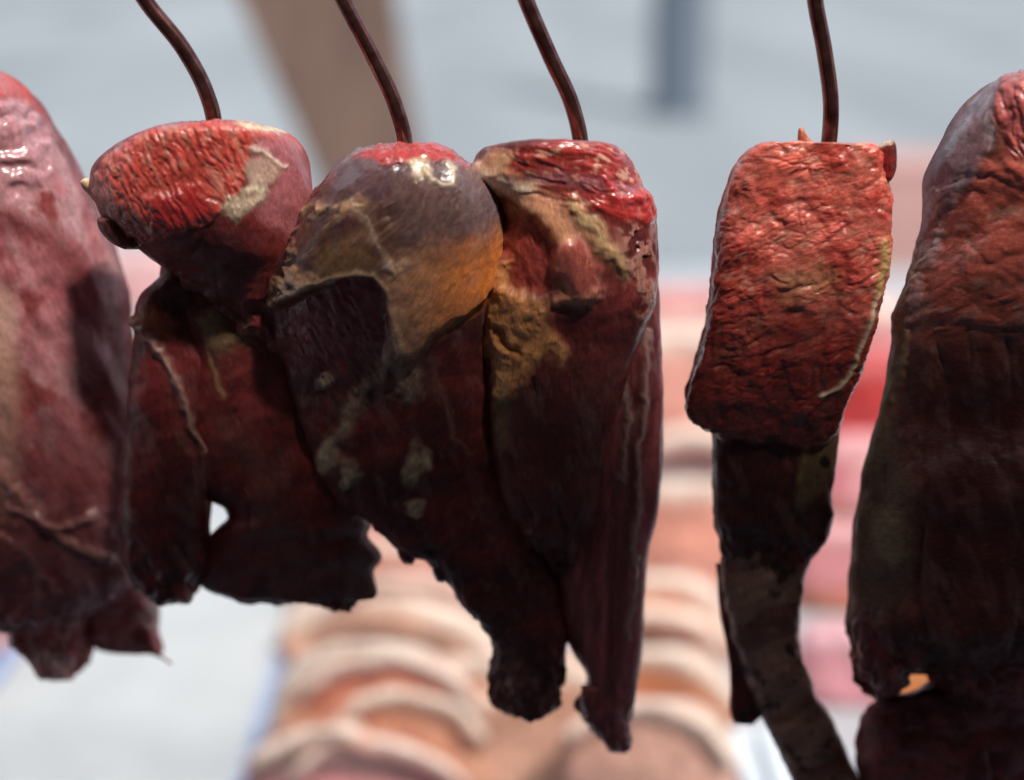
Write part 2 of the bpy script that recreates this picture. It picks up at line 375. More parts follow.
# ---- second: cut end turned to the light
def p2(c):
    c.ang = 62
    c.base(DEEP, (.2, .03, .03), 50, 2, 90, 20); c.var(.4, 16, 5, 40, 70)
    face = c.poly([(84, 182), (104, 160), (120, 144), (160, 126), (215, 118), (262, 124), (262, 138), (247, 165), (235, 198), (212, 222), (168, 238), (140, 246), (112, 226), (98, 198)], 3, .7)
    crease = c.grain(26, 7, 62, 33)
    c.mix(face, np.array((.52, .075, .055))[None]*(.6 + .55*crease)[:, None], .2, 1.1, d=2.6*crease - 1.2)
    c.mix(face*sm(.1, .5, c.fbm(22, 83, 3, 10, 62)), (.50, .15, .11), .2, 1)
    c.mix(face*c.poly([(150, 195), (200, 185), (215, 215), (170, 235), (150, 232)], 8), (.38, .03, .03), .2, 1.2, d=3)
    top = c.poly([(228, 116), (300, 126), (306, 150), (285, 150), (255, 134)], 4)
    c.mix(top, (.45, .08, .07), .25, .8)
    c.piece(face, 'cut_face')
    c.mix(top*c.line([(235, 124), (285, 128)], 4), CREAM, .3, .3)
    mem = c.poly([(258, 140), (300, 146), (316, 176), (316, 228), (290, 238), (262, 222), (250, 195)], 7)
    c.mix(mem, (.36, .11, .12), .24, .4)
    c.mix(c.line([(254, 150), (285, 165)], 3), (.55, .4, .33), .3, .3, d=2)
    fat = c.poly([(238, 184), (258, 180), (262, 198), (252, 214), (234, 220), (224, 208)], 6, 2)
    c.mix(fat*(.7+.3*sm(-.3,.3,c.fbm(9,4,2))), (.62, .48, .34), .42, 1.0, d=.6 + 1*c.fbm(10, 6, 2)); c.piece(fat, 'fat')
    c.mix(c.blob(262, 172, 18, 14)*.7, (.50, .36, .27), .4, .6, d=2)
    c.mix(c.poly([(196, 318), (214, 311), (232, 330), (258, 332), (263, 343), (240, 342), (222, 350), (203, 342)], 8, 2)*.8, (.26, .17, .09), .5, .8, d=2)
    c.mix(c.line([(206, 345), (214, 372), (222, 395)], 3)*.7, TAN, .5, .6)
    c.mix(c.poly([(215, 420), (250, 430), (300, 520), (330, 600), (280, 560)], 14)*.35, (.16, .09, .07), .4, .4)
    c.mix(c.poly([(335, 490), (385, 530), (385, 590), (350, 600), (345, 540)], 8), (.22, .10, .09), .4, .4)
    c.d += 4*c.fbm(50, 15, 3, 90, 60)*sm(230, 320, c.py)
P2 = empty('beef_cut', at(218, 125, .9), 'cut with bright red sliced end and a pale scrap of fat, on the leftmost hook', 'meat', 'cuts of meat hanging in a row')
lump('muscle', [(195, 124, 235, 122), (150, 135, 280, 129), (118, 150, 303, 147), (98, 172, 311, 172), (97, 188, 314, 195), (104, 207, 312, 218), (118, 229, 310, 250, .88), (140, 246, 309, 285, .62),
     (160, 262, 308, 318, .42), (190, 285, 304, 345, .28), (225, 320, 292, 360, .15)], .915, 92, 50, p2, P2, yo=-4, top=60, bot=30)
lump('shank', [(160, 235, 300, 235), (154, 262, 302, 275), (154, 288, 304, 310), (158, 320, 312, 340), (162, 360, 330, 380), (166, 410, 342, 420), (174, 455, 350, 460), (192, 488, 358, 488), (206, 500, 362, 500), (221, 509, 364, 508), (224, 518, 367, 518), (214, 528, 370, 528), (203, 540, 366, 536, .9),
     (198, 558, 378, 560, .8), (194, 576, 371, 574, .65), (199, 590, 374, 594, .5), (238, 602, 358, 605, .35), (286, 607, 354, 612, .25), (322, 611, 348, 616, .15)], .915, 42, 45, p2, P2, yo=26, top=20, bot=40, seed=14)
def p2b(c):
    c.base(BLACK, (.15, .02, .02), 40, 2, 80, 10); c.var(.4, 16, 5, 50, 80)
    c.mix(c.poly([(125, 310), (150, 300), (178, 320), (170, 340), (140, 345)], 6)*.7, (.30, .07, .03), .35, .6, d=2)
    c.mix(c.line([(135, 322), (152, 345), (170, 370), (186, 405), (204, 452)], 4), (.34, .18, .15), .35, .4, d=5)
    c.d += 3*c.fbm(40, 15, 3, 80, 80)
lump('flap', [(162, 255, 200, 258), (152, 280, 203, 284), (137, 300, 205, 310), (129, 325, 212, 345), (126, 365, 216, 390), (122, 420, 217, 440), (118, 470, 216, 480), (116, 515, 206, 503), (116, 540, 204, 528), (116, 558, 208, 550),
     (128, 585, 198, 578), (146, 600, 186, 596), (160, 607, 172, 606)], .915, 38, 40, p2b, P2, yo=20, bot=30, seed=3)
lump('scrap', [(84, 181, 88, 178), (86, 187, 96, 179), (91, 193, 108, 182), (98, 202, 118, 196), (108, 208, 118, 207)], .915, 12, 10, lambda c: (c.base((.5, .3, .16), (.6, .45, .3), 20, 3), c.mix(sm(98, 106, c.px), RED)), P2, yo=-8, top=6, bot=8, jit=.8)
def p2c(c):
    c.base(BLACK, DEEP, 20, 3); c.rough[:] = .3
lump('scrap', [(112, 218, 130, 214), (116, 232, 148, 232), (128, 243, 154, 242), (138, 249, 150, 249)], .915, 18, 18, p2c, P2, yo=-46, top=10, bot=10, jit=1)

# ---- third: round shank under silver skin
def p3(c):
    c.ang = 118
    c.base(BLACK, (.15, .024, .022), 60, 4, 110, 75); c.var(.4, 18, 3, 50, 80); c.rough[:] = .44
    skin = c.poly([(255, 310), (290, 240), (320, 190), (360, 150), (440, 146), (505, 190), (515, 240), (505, 270), (482, 298), (440, 326), (412, 350), (400, 350), (390, 320), (384, 290), (370, 274), (332, 277), (280, 306)], 3, .8)
    t = sm(-.6, .6, c.fbm(50, 90, 4))[:, None]
    c.mix(skin, np.array((.085, .035, .03))[None]*(1-t) + np.array((.17, .08, .055))[None]*t, .26, .3, d=5); c.piece(skin, 'membrane')
    c.mix(skin*sm(-.05, .5, c.fbm(34, 91, 4, 9, -38))*.8, (.24, .13, .085), .18, .4, d=.5)
    c.mix(skin*sm(.1, .5, c.fbm(40, 95, 3, 6, 120))*.5, (.14, .05, .06), .24, .4)
    c.mix(c.poly([(345, 165), (395, 150), (408, 175), (395, 200), (350, 212), (318, 215), (325, 190)], 12)*.8, (.11, .06, .075), .2, .4)
    st_ = c.fbm(46, 71, 3, 4.5, 118)
    c.mix(c.poly([(400, 165), (450, 160), (500, 190), (505, 225), (480, 248), (430, 262), (402, 240), (394, 200)], 12)*.85, np.array((.15, .085, .08))[None]*(1+.3*st_)[:, None], .27, .8, d=.2*st_)
    c.mix(c.poly([(430, 165), (470, 172), (505, 200), (500, 240), (460, 258), (472, 215), (455, 190)], 10)*.55, (.17, .12, .135), .27, .7)
    c.mix(c.line([(470, 232), (448, 248), (425, 262), (405, 262)], 5)*.6, (.12, .05, .07), .22, .4)
    c.mix(c.poly([(358, 160), (385, 145), (430, 143), (470, 166), (446, 168), (420, 162), (402, 166), (378, 164)], 4, 1.5), (.40, .04, .035), .18, .9, d=1.5*c.fbm(9, 5, 2))
    c.mix(c.poly([(408, 162), (424, 160), (430, 174), (416, 180)], 4), (.52, .36, .22), .34, .4)
    c.mix(c.line([(424, 172), (432, 182), (442, 187), (450, 185), (452, 174), (444, 168)], 2.0, .6)*.9, (.60, .48, .34), .36, .4, d=1.6)
    c.mix(c.line([(298, 216), (318, 210), (340, 212), (362, 204)], 7)*sm(-.5, .1, c.fbm(12, 24, 2)), (.50, .28, .15), .3, .6, d=1.5 + 1*c.fbm(7, 8, 2))
    c.mix(c.line([(352, 205), (368, 220), (378, 240), (392, 262), (402, 280)], 4.5, 2)*.6, (.50, .35, .25), .22, .5, d=1)
    c.mix(c.poly([(262, 305), (288, 248), (312, 228), (312, 262), (322, 276), (285, 302)], 7, 1.5)*sm(-.25, .25, c.fbm(14, 14, 3, 44, -62)), (.48, .25, .14), .26, .6, d=.8 + 1*c.fbm(8, 18, 2, 30, -60))
    c.mix(c.poly([(318, 250), (360, 235), (385, 262), (345, 272), (322, 276)], 12)*.7, (.25, .13, .06), .2, .3)
    c.mix(c.line([(388, 262), (398, 272), (404, 262)], 5)*.8, (.62, .48, .38), .2, .4, d=2)
    fl = c.poly([(384, 250), (420, 225), (520, 190), (520, 268), (482, 300), (440, 330), (412, 352), (398, 352), (390, 325)], 12, .8)*sm(232, 288, c.py + .28*(c.px-420) + 9*c.n(22, 97))
    g = sm(380, 470, c.px)[:, None]
    c.mix(fl, np.array((.88, .47, .28))[None]*(1-g) + np.array((.78, .25, .06))[None]*g, .2, .25, d=1.5*sm(250, 330, c.py), sss=.75)
    c.mix(c.line([(275, 303), (308, 286), (340, 275), (372, 271), (386, 290), (393, 318), (402, 346)], 4)*.8, (.50, .35, .22), .26, .5, d=2.5)
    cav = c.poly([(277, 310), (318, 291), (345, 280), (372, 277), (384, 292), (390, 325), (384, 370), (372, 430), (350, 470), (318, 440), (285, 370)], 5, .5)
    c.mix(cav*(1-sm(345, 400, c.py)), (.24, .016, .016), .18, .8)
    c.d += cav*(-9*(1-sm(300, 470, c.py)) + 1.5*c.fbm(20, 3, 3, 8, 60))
    fat2 = .75 + .5*c.fbm(10, 45, 2)
    c.mix(c.line([(396, 352), (374, 378), (352, 405), (340, 440)], 7)*.8*fat2, (.40, .28, .20), .42, .5, d=2)
    c.mix(c.poly([(388, 356), (420, 352), (430, 380), (415, 402), (390, 398)], 9, 2)*.8*fat2, (.42, .30, .21), .42, .6, d=2)
    for x, y, a, b, g in ((322, 385, 12, 4, -25), (328, 455, 11, 19, 12), (350, 472, 8, 13, -20), (414, 465, 9, 18, 15), (428, 460, 5, 9, 0), (345, 486, 6, 7, 0), (415, 508, 9, 7, 30)):
        c.mix(c.blob(x, y, a, b, g, .5)*.9*fat2, (.56, .42, .26), .4, .9, d=2.5)
    c.mix(c.line([(430, 360), (445, 400), (455, 440), (470, 450)], 3)*.5, (.28, .12, .09), .35, .4, d=2)
    c.mix(c.poly([(480, 660), (520, 640), (535, 680), (505, 720), (485, 710)], 12)*.4, (.18, .09, .075), .44, .4)
    c.fib *= 1 - .55*skin
    c.d += 5*c.fbm(60, 15, 3, 110, 70)*sm(330, 420, c.py)
    c.d += 3*np.abs(c.n(16, 55))*sm(500, 540, c.py)
P3 = empty('beef_cut', at(405, 150, .9), 'rounded shank in glossy silver membrane with a pointed orange fat lobe', 'meat', 'cuts of meat hanging in a row')
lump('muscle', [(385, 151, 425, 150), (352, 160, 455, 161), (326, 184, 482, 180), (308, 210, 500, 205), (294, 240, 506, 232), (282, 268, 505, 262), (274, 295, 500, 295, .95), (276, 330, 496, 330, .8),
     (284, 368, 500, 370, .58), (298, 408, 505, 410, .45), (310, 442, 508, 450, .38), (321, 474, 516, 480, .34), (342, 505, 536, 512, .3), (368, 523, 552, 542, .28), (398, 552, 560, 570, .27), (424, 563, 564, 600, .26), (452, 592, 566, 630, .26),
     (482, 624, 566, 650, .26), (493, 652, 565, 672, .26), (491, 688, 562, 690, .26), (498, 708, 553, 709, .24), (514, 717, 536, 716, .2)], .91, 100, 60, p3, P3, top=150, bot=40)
for k, (x, y, r) in enumerate([(408, 556, 11), (378, 524, 8), (440, 574, 9)]):
    lump('scrap', [(x-r, y-16, x+r, y-16), (x-r*.95, y-5, x+r*.9, y-6), (x-r*.7, y+3, x+r*.75, y+4), (x-r*.3, y+8, x+r*.4, y+9)], .91, 10, 8, lambda c: (c.base(BLACK, DEEP, 12, 3)), P3, yo=-2, top=6, bot=8, jit=2.5, seed=k, fascia=0)

# ---- fourth: torn red cut with yellow fat seam
def p4(c):
    c.base((.11, .016, .016), (.26, .045, .04), 34, 6, 70, 80); c.var(.35, 12, 3, 36, 70)
    topm = c.poly([(505, 150), (560, 140), (620, 142), (645, 185), (662, 215), (650, 225), (610, 210), (570, 215), (525, 190), (505, 176)], 7)
    cr = c.grain(40, 10, 16, 44)
    c.mix(topm, np.array((.36, .04, .034))[None]*(.6+.5*cr)[:, None], .15, .7, d=2.6*cr - 1)
    c.mix(topm*c.line([(520, 182), (560, 176), (610, 186), (640, 196)], 7)*.8, (.28, .10, .12), .18, .6)
    c.mix(topm*sm(.15, .45, c.fbm(16, 84, 3, 9, 20)), (.52, .24, .17), .2, .6)
    c.mix(c.poly([(474, 166), (486, 150), (512, 150), (510, 170), (488, 178)], 4), (.58, .30, .17), .28, .5, d=2)
    c.mix(c.line([(640, 200), (648, 216), (625, 214), (600, 208)], 7)*.9, (.46, .035, .03), .16, .7, d=3)
    c.mix(c.line([(480, 178), (515, 192), (545, 210), (562, 235), (573, 262), (576, 285)], 15, .6), (.80, .40, .23), .2, .3, d=5, sss=.7)
    c.mix(c.line([(478, 168), (500, 178), (530, 188)], 7, .6), (.78, .56, .42), .18, .3, d=1.5, sss=.7)
    c.mix(c.line([(550, 228), (566, 255), (572, 290)], 7, .6)*.7, (.50, .16, .07), .2, .3, sss=.7)
    c.mix(c.line([(486, 196), (515, 205), (538, 222), (556, 250)], 4), (.42, .10, .04), .3, .4, d=-2)
    c.mix(c.poly([(556, 245), (578, 235), (598, 262), (604, 292), (592, 305), (570, 292), (556, 272)], 6), (.52, .13, .10), .17, .3, d=4, sss=.6)
    c.mix(c.line([(574, 207), (582, 222), (596, 232), (612, 248), (622, 268)], 8, 1.4)*.9, (.62, .40, .2), .3, .5, d=4 + 1*c.fbm(9, 3, 2))
    c.mix(c.line([(606, 180), (615, 196), (640, 200)], 5), (.48, .04, .04), .18, .8, d=4)
    c.mix(c.poly([(618, 225), (650, 215), (660, 300), (640, 330), (628, 290)], 8)*sm(-.2, .4, c.fbm(13, 9, 3)), (.46, .20, .15), .26, 1, d=1)
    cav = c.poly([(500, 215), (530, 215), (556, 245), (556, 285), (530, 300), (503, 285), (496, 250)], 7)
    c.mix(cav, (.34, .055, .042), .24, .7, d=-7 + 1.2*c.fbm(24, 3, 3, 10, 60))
    fat = (.8+.2*sm(-.3, .3, c.fbm(9, 46, 2)))*c.poly([(491, 268), (506, 262), (512, 285), (532, 300), (550, 308), (556, 330), (572, 352), (568, 366), (545, 352), (530, 372), (512, 400), (496, 410), (488, 372), (481, 340), (484, 312)], 8, 1.8)
    c.mix(fat, np.array((.68, .31, .12))[None]*(1+.4*c.fbm(22, 47, 3))[:, None], .34, .7, d=3 + 2.6*c.fbm(28, 6, 2), sss=.6)
    c.piece(fat, 'fat')
    c.mix(c.line([(494, 330), (505, 345), (520, 352)], 4), (.42, .14, .03), .35, .6, d=-4)
    c.mix(c.line([(556, 300), (580, 300), (596, 292)], 5), (.55, .22, .13), .2, .4, d=4)
    c.mix(sm(325, 400, c.py)*.8*(1-fat), (.10, .024, .022), .42, .8)  # shade of the lower half painted into the flesh colour
    c.mix(c.poly([(486, 395), (512, 400), (505, 450), (494, 445)], 6)*.6, (.24, .14, .05), .45, .6)
    c.fib *= .7
    c.d += 3*c.fbm(60, 25, 2, 110, 80)
P4 = empty('beef_cut', at(582, 147, .9), 'long torn red cut with a yellow fat seam, hanging against the silvery shank', 'meat', 'cuts of meat hanging in a row')
def p4b(c):
    c.base((.14, .03, .03), (.34, .085, .09), 26, 6, 160, 4); c.var(.5, 9, 3, 120, 3)
    c.mix(c.line([(648, 330), (643, 420), (636, 520), (628, 640)], 3), (.36, .20, .19), .4, .4, d=2)
    c.mix(c.line([(622, 380), (628, 420), (620, 480)], 4), (.26, .15, .13), .45, .4, d=2)
    c.mix(c.line([(664, 250), (666, 400), (660, 500)], 5)*.8, (.33, .08, .09), .35, .4)
    c.d += 3*c.fbm(18, 25, 2, 150, 3)
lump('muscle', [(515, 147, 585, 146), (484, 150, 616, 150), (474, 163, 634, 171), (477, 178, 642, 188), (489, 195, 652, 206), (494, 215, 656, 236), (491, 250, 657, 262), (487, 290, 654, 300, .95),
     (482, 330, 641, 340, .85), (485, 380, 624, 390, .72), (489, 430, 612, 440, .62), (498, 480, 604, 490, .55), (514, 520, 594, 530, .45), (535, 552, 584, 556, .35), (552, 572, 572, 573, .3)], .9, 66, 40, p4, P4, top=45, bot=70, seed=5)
lump('flap', [(590, 190, 640, 185), (570, 215, 655, 215), (560, 260, 660, 260), (555, 310, 663, 310), (552, 360, 665, 360), (550, 410, 667, 410), (548, 460, 667, 455), (548, 510, 661, 505), (552, 555, 653, 550), (560, 600, 647, 595),
     (567, 640, 644, 640), (580, 668, 641, 675), (587, 683, 638, 695), (576, 704, 635, 718), (582, 722, 633, 735), (600, 740, 631, 750), (616, 757, 627, 757)], .9, 34, 36, p4b, P4, yo=22, top=30, bot=60, seed=6)

# ---- fifth: thick red steak
def p5(c):
    c.ang = -20
    c.base((.58, .085, .06), (.70, .16, .115), 40, 3)
    ang = -16
    cr = c.grain(60, 26, ang-14, 12, 1.5)
    e1, m1 = c.cells(11, 1.9, ang-8, 2, 1.7); e2, m2 = c.cells(6.5, 2.2, ang+12, 5, 1.5)
    f2 = .65*e1*(.5+.5*m1) + .35*e2
    amp = .3 + .7*sm(-.35, .35, c.n(48, 143))
    face = c.front*sm(132, 150, c.py)
    c.d += face*(3.4*cr - 1.7 + amp*(1.55*f2 - .8)); c.sss[:] = .6
    c.col *= ((.68 + .42*cr)*(.66 + .42*f2*amp + .12))[:, None]
    c.rough[:] = .3; c.fib[:] = 1.2
    c.mix(sm(.1, .5, c.fbm(24, 86, 3, 12, ang))*.5, (.50, .22, .16), .22, .9)
    c.mix(c.poly([(772, 272), (820, 262), (842, 280), (812, 300), (780, 305)], 12)*.5, (.48, .27, .13), .3, .8)
    c.mix(sm(270, 370, c.py)*.85, np.array((.20, .018, .014))[None]*(.6 + .6*cr)[:, None], .25, 1)  # fade into shade down the steak, painted as dark red
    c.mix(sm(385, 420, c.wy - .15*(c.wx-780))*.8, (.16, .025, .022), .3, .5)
    c.mix(c.line([(884, 242), (886, 262), (878, 290)], 5, .5), FAT, .4, .6, d=2)
    c.mix(c.line([(876, 296), (868, 322), (858, 352), (850, 376), (838, 390), (822, 397)], 2.2, .4), CREAM, .35, .3, d=2)
    c.mix(c.line([(722, 205), (714, 255), (711, 300), (698, 350)], 4)*.7, (.12, .03, .02), .35, .5)  # shaded left side painted as a dark edge line
P5 = empty('beef_cut', at(829, 143, .9), 'squared-off bright red steak with coarse wrinkled grain and dark tail, hung alone', 'meat', 'cuts of meat hanging in a row')
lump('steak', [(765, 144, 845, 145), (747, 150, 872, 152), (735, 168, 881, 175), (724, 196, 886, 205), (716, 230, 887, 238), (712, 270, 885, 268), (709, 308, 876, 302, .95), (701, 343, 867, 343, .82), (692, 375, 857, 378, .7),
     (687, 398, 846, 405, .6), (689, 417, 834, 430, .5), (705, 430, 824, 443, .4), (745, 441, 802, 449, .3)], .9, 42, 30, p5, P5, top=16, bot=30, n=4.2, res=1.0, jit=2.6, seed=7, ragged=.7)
def p5n(c):
    c.base((.10, .01, .01), (.22, .02, .02), 10, 3); c.rough[:] = .18
    c.mix(c.line([(878, 146), (890, 142)], 4), CREAM, .35, .4)
lump('scrap', [(880, 142, 889, 140), (871, 149, 891, 148), (868, 160, 891, 162), (871, 173, 889, 173), (878, 183, 884, 183)], .9, 12, 10, p5n, P5, yo=-16, top=8, bot=10, jit=1)
lump('scrap', [(798, 128, 802, 127), (797, 135, 805, 134), (797, 143, 812, 142), (798, 152, 820, 152)], .9, 5, 5, lambda c: (c.base((.4, .12, .07), (.5, .2, .12), 8, 3)), P5, yo=-4, top=5, bot=8, jit=.8)
def p5b(c):
    c.base(BLACK, (.10, .02, .018), 40, 3, 80, 80); c.var(.4, 14, 3)
    c.mix(c.poly([(800, 440), (845, 395), (842, 470), (815, 500), (795, 520), (798, 470)], 8)*.8, (.20, .13, .07), .45, .5)
    c.mix(c.line([(806, 448), (800, 480)], 4), (.28, .16, .06), .4, .4)
    c.mix(c.blob(826, 462, 5, 7), (.03, .02, .015))
    c.mix(c.line([(800, 575), (830, 552)], 5), (.32, .03, .03), .3, .5)
    c.d += 3*c.fbm(40, 25, 3, 90, 80)
lump('muscle', [(712, 395, 850, 385), (715, 430, 845, 420), (716, 480, 840, 470), (717, 530, 835, 520), (724, 553, 826, 545, .7), (742, 574, 806, 565, .45), (758, 584, 786, 580, .3)], .9, 26, 30, p5b, P5, yo=20, bot=40, n=2.8, seed=8)
def p5t(c):
    c.base((.20, .075, .055), (.36, .20, .14), 26, 3, 90, 70); c.var(.4, 14, 5, 40, 70)
    c.mix(sm(.15, .5, c.fbm(26, 8, 3)), (.06, .02, .018))
    c.mix(c.poly([(800, 560), (830, 545), (815, 640), (805, 600)], 6)*.6, (.32, .14, .13))
    c.d += 3*c.fbm(30, 25, 3, 90, 75)
lump('tail', [(730, 455, 822, 455, .6), (726, 500, 826, 500, .8), (725, 540, 820, 545), (727, 575, 812, 578), (731, 610, 806, 615), (742, 650, 809, 655), (757, 690, 822, 690), (770, 724, 838, 720), (786, 760, 853, 755), (802, 800, 870, 795), (826, 835, 878, 830), (850, 850, 870, 848)], .9, 22, 22, p5t, P5, yo=26, bot=30, seed=9)
def p5r(c):
    c.base((.08, .008, .01), (.20, .016, .02), 24, 3, 50, 80)
    c.mix(c.line([(748, 610), (756, 650), (768, 690)], 3), (.30, .15, .14))
lump('flap', [(722, 560, 760, 560), (727, 610, 770, 610), (733, 650, 778, 650), (737, 690, 780, 690), (737, 715, 772, 718), (742, 727, 760, 728)], .9, 10, 10, p5r, P5, yo=44, bot=14, seed=10)

# ---- sixth: large cut at the right edge
def p6(c):
    c.ang = 10
    c.base((.09, .02, .016), (.20, .05, .035), 44, 3, 26, 12); c.var(.4, 16, 5, 34, 0)
    cr = c.grain(70, 20, -8, 34, 1.4)
    up = sm(330, 290, c.py)
    body = c.poly([(925, 190), (985, 160), (1200, 150), (1200, 340), (890, 340), (905, 290)], 12)
    c.mix(body, np.array((.38, .085, .06))[None]*(.6+.5*cr)[:, None], .22, .8, d=2.8*cr - 1.2)
    c.mix(body*sm(.1, .5, c.fbm(40, 88, 3, 16, -12))*.6, (.36, .17, .13), .28, .8)
    skin = c.poly([(905, 330), (915, 230), (925, 160), (950, 110), (985, 84), (1012, 74), (1000, 110), (992, 150), (965, 185), (945, 215), (935, 260), (922, 300)], 6)
    c.mix(skin, (.24, .13, .14), .24, .4, d=3); c.piece(skin, 'membrane')
    c.mix(skin*sm(.0, .4, c.fbm(40, 81, 3, 12, 110)), (.34, .25, .25), .2, .4)
    face = c.poly([(1002, 80), (1060, 60), (1200, 60), (1200, 150), (1040, 170), (1005, 150), (994, 120)], 5)
    cr2 = c.grain(24, 9, 70, 38)
    c.mix(face, np.array((.44, .10, .09))[None]*(.6+.6*cr2)[:, None], .26, 1.2, d=3*cr2); c.piece(face, 'cut_face')
    c.mix(c.line([(1010, 160), (1024, 180)], 7), (.46, .10, .07), .25, .5, d=3)
    c.mix(c.line([(912, 275), (900, 305), (892, 350), (884, 410), (872, 460)], 10)*.8, (.24, .15, .08), .42, .6, d=3)
    c.mix(c.line([(900, 320), (905, 350), (892, 400)], 6)*.6, (.36, .26, .15), .4, .6, d=3)
    c.mix(c.poly([(860, 470), (890, 430), (925, 500), (915, 590), (870, 640), (850, 600)], 14)*.7, (.15, .095, .06), .45, .5)
    c.mix(c.blob(890, 540, 16, 28, -10)*.7, (.26, .17, .10), .45, .5, d=3)
    c.mix(sm(295, 385, c.py + .12*(c.px-950) + 16*c.n(34, 71))*c.poly([(905, 300), (1200, 300), (1200, 800), (930, 800), (915, 520)], 10)*.85, (.09, .022, .018), .42, .8)  # shade below the lit upper face painted into the colour
    c.fib *= .7
    c.d += 5*c.fbm(70, 25, 2, 120, 75)
def ragged_end(c):
    c.base((.16, .03, .028), (.30, .07, .06), 12, 3)
for k, (x, y, r, Y, P) in enumerate([(180, 588, 14, .915, P2), (512, 700, 13, .91, P3), (545, 704, 9, .91, P3), (480, 608, 11, .91, P3),
                                      (612, 742, 9, .9, P4), (592, 702, 11, .9, P4), (722, 430, 11, .9, P5), (706, 418, 8, .9, P5), (800, 438, 12, .9, P5), (62, 660, 14, 1.0, P1), (104, 636, 15, 1.0, P1), (20, 618, 17, 1.0, P1)]):
    g = r/10; sk = (-1)**k*2.5*g
    lump('scrap', [(x-r, y-16*g, x+r, y-16*g), (x-r*.95, y-4*g, x+r*.92, y-5*g), (x-r*.7+sk, y+5*g, x+r*.66+sk, y+6*g), (x-r*.3+1.3*sk, y+11*g, x+r*.25+1.3*sk, y+12*g)], Y, 11*g, 9*g, ragged_end, P, yo=2, top=8, bot=10, jit=3, seed=40+k, fascia=0)
P6 = empty('beef_cut', at(1040, 72, .9), 'big dark brown cut cropped by the right edge, purple skin on its shoulder', 'meat', 'cuts of meat hanging in a row')
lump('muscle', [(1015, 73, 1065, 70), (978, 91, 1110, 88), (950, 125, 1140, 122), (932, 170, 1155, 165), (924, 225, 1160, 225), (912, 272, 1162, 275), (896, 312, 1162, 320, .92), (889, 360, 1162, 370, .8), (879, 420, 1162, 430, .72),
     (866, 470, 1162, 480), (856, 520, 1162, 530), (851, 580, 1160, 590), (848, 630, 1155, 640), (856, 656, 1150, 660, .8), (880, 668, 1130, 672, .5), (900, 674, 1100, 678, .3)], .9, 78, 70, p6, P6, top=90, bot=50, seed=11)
def p6b(c):
    c.base((.13, .02, .022), (.26, .055, .055), 40, 3); c.var(.4, 14, 3)
    c.mix(c.poly([(1010, 680), (1040, 660), (1040, 780), (1010, 780)], 8)*.6, (.30, .10, .12))
    c.mix(c.line([(866, 715), (872, 740), (862, 760)], 6)*.7, (.34, .16, .15))
    c.d += 4*c.fbm(40, 25, 3, 70, 80)
lump('flap', [(960, 640, 1100, 640), (932, 682, 1100, 678), (908, 692, 1097, 692), (878, 700, 1095, 708), (862, 730, 1092, 734), (866, 790, 1080, 790), (884, 822, 1060, 822), (930, 840, 1010, 840)], .9, 34, 34, p6b, P6, yo=14, top=20, bot=50, jit=3.5, seed=15)
lump('flap', [(850, 600, 960, 600), (849, 640, 925, 640), (853, 670, 912, 660), (862, 690, 905, 678), (875, 701, 896, 694)], .9, 40, 40, p6b, P6, yo=-8, top=20, bot=30, seed=12)
lump('flap', [(930, 600, 1140, 600), (924, 640, 1140, 640), (926, 668, 1135, 680), (938, 690, 1120, 705), (965, 704, 1080, 718)], .9, 62, 50, p6b, P6, yo=-4, top=20, bot=30, seed=13)

# ================================================================== hooks and the rail that carries them
RAILZ = 1.83
hooks = [([(120, -42), (145, 0), (184, 50), (206, 92), (214, 122), (212, 150), (196, 168)], .9, 'leftmost of the four brown steel hooks, the one that bends most'),
         ([(318, -50), (343, 0), (372, 55), (396, 108), (405, 146), (402, 175), (388, 195)], .897, 'second brown steel hook from the left, stuck in the silvery shank'),
         ([(508, -48), (526, 0), (550, 56), (573, 108), (581, 146), (580, 172), (566, 190)], .9, 'third brown steel hook from the left, stuck in the torn cut with yellow fat'),
         ([(810, -48), (815, 0), (825, 55), (831, 108), (829, 142), (822, 170), (806, 186)], .9, 'rightmost brown steel hook, nearly straight, stuck in the squared steak')]
def hook(pts, Y, label):
    W = [at(x, y, Y) for x, y in pts]
    W[-1][1] -= .012; W[-2][1] -= .006
    t = W[0]; x0 = t[0]
    topz = RAILZ + .016
    up = [np.array([x0-.006, Y+.012, topz-.05]), np.array([x0-.004, .912-.0165, RAILZ-.004]), np.array([x0-.003, .912, topz+.001]), np.array([x0-.002, .912+.0175, RAILZ-.002]), np.array([x0-.001, .912+.017, RAILZ-.03])]
    P = up[::-1] + [w for w in W]
    r = [.0050]*(len(P)-2) + [.0045, .001]
    o = tube('meat_hook', P, r, M_HOOK, None)
    return tag(o, label, 'hook', 'steel meat hooks')
for p, Y, l in hooks: hook(p, Y, l)
rail = tube('hanging_rail', [(-.75, .912, RAILZ), (-.3, .912, RAILZ), (.3, .912, RAILZ), (.75, .912, RAILZ)], .0105, M_STEEL)
tag(rail, 'round steel rail above the meat from which the hooks hang', 'rail')

# ================================================================== counter and what lies on it
CZ = .42
M_TOP = plain('white_counter', (.36, .38, .41), .35, 0, .06, 12)
yb = on(700, 268, CZ)[1]
ct = empty('market_counter', (0, 1.9, 0), 'white topped market counter under the loose pork', 'counter')
slab('counter_top', [(-1.5, 1.05, CZ-.04), (1.5, 1.05, CZ-.04), (1.5, yb, CZ-.04), (-1.5, yb, CZ-.04)], .04, M_TOP, ct, .006)
M_BASE = plain('counter_base', (.25, .25, .27), .6)
slab('base', [(-1.45, 1.12, 0), (1.45, 1.12, 0), (1.45, yb-.06, 0), (-1.45, yb-.06, 0)], CZ-.043, M_BASE, ct, .005)

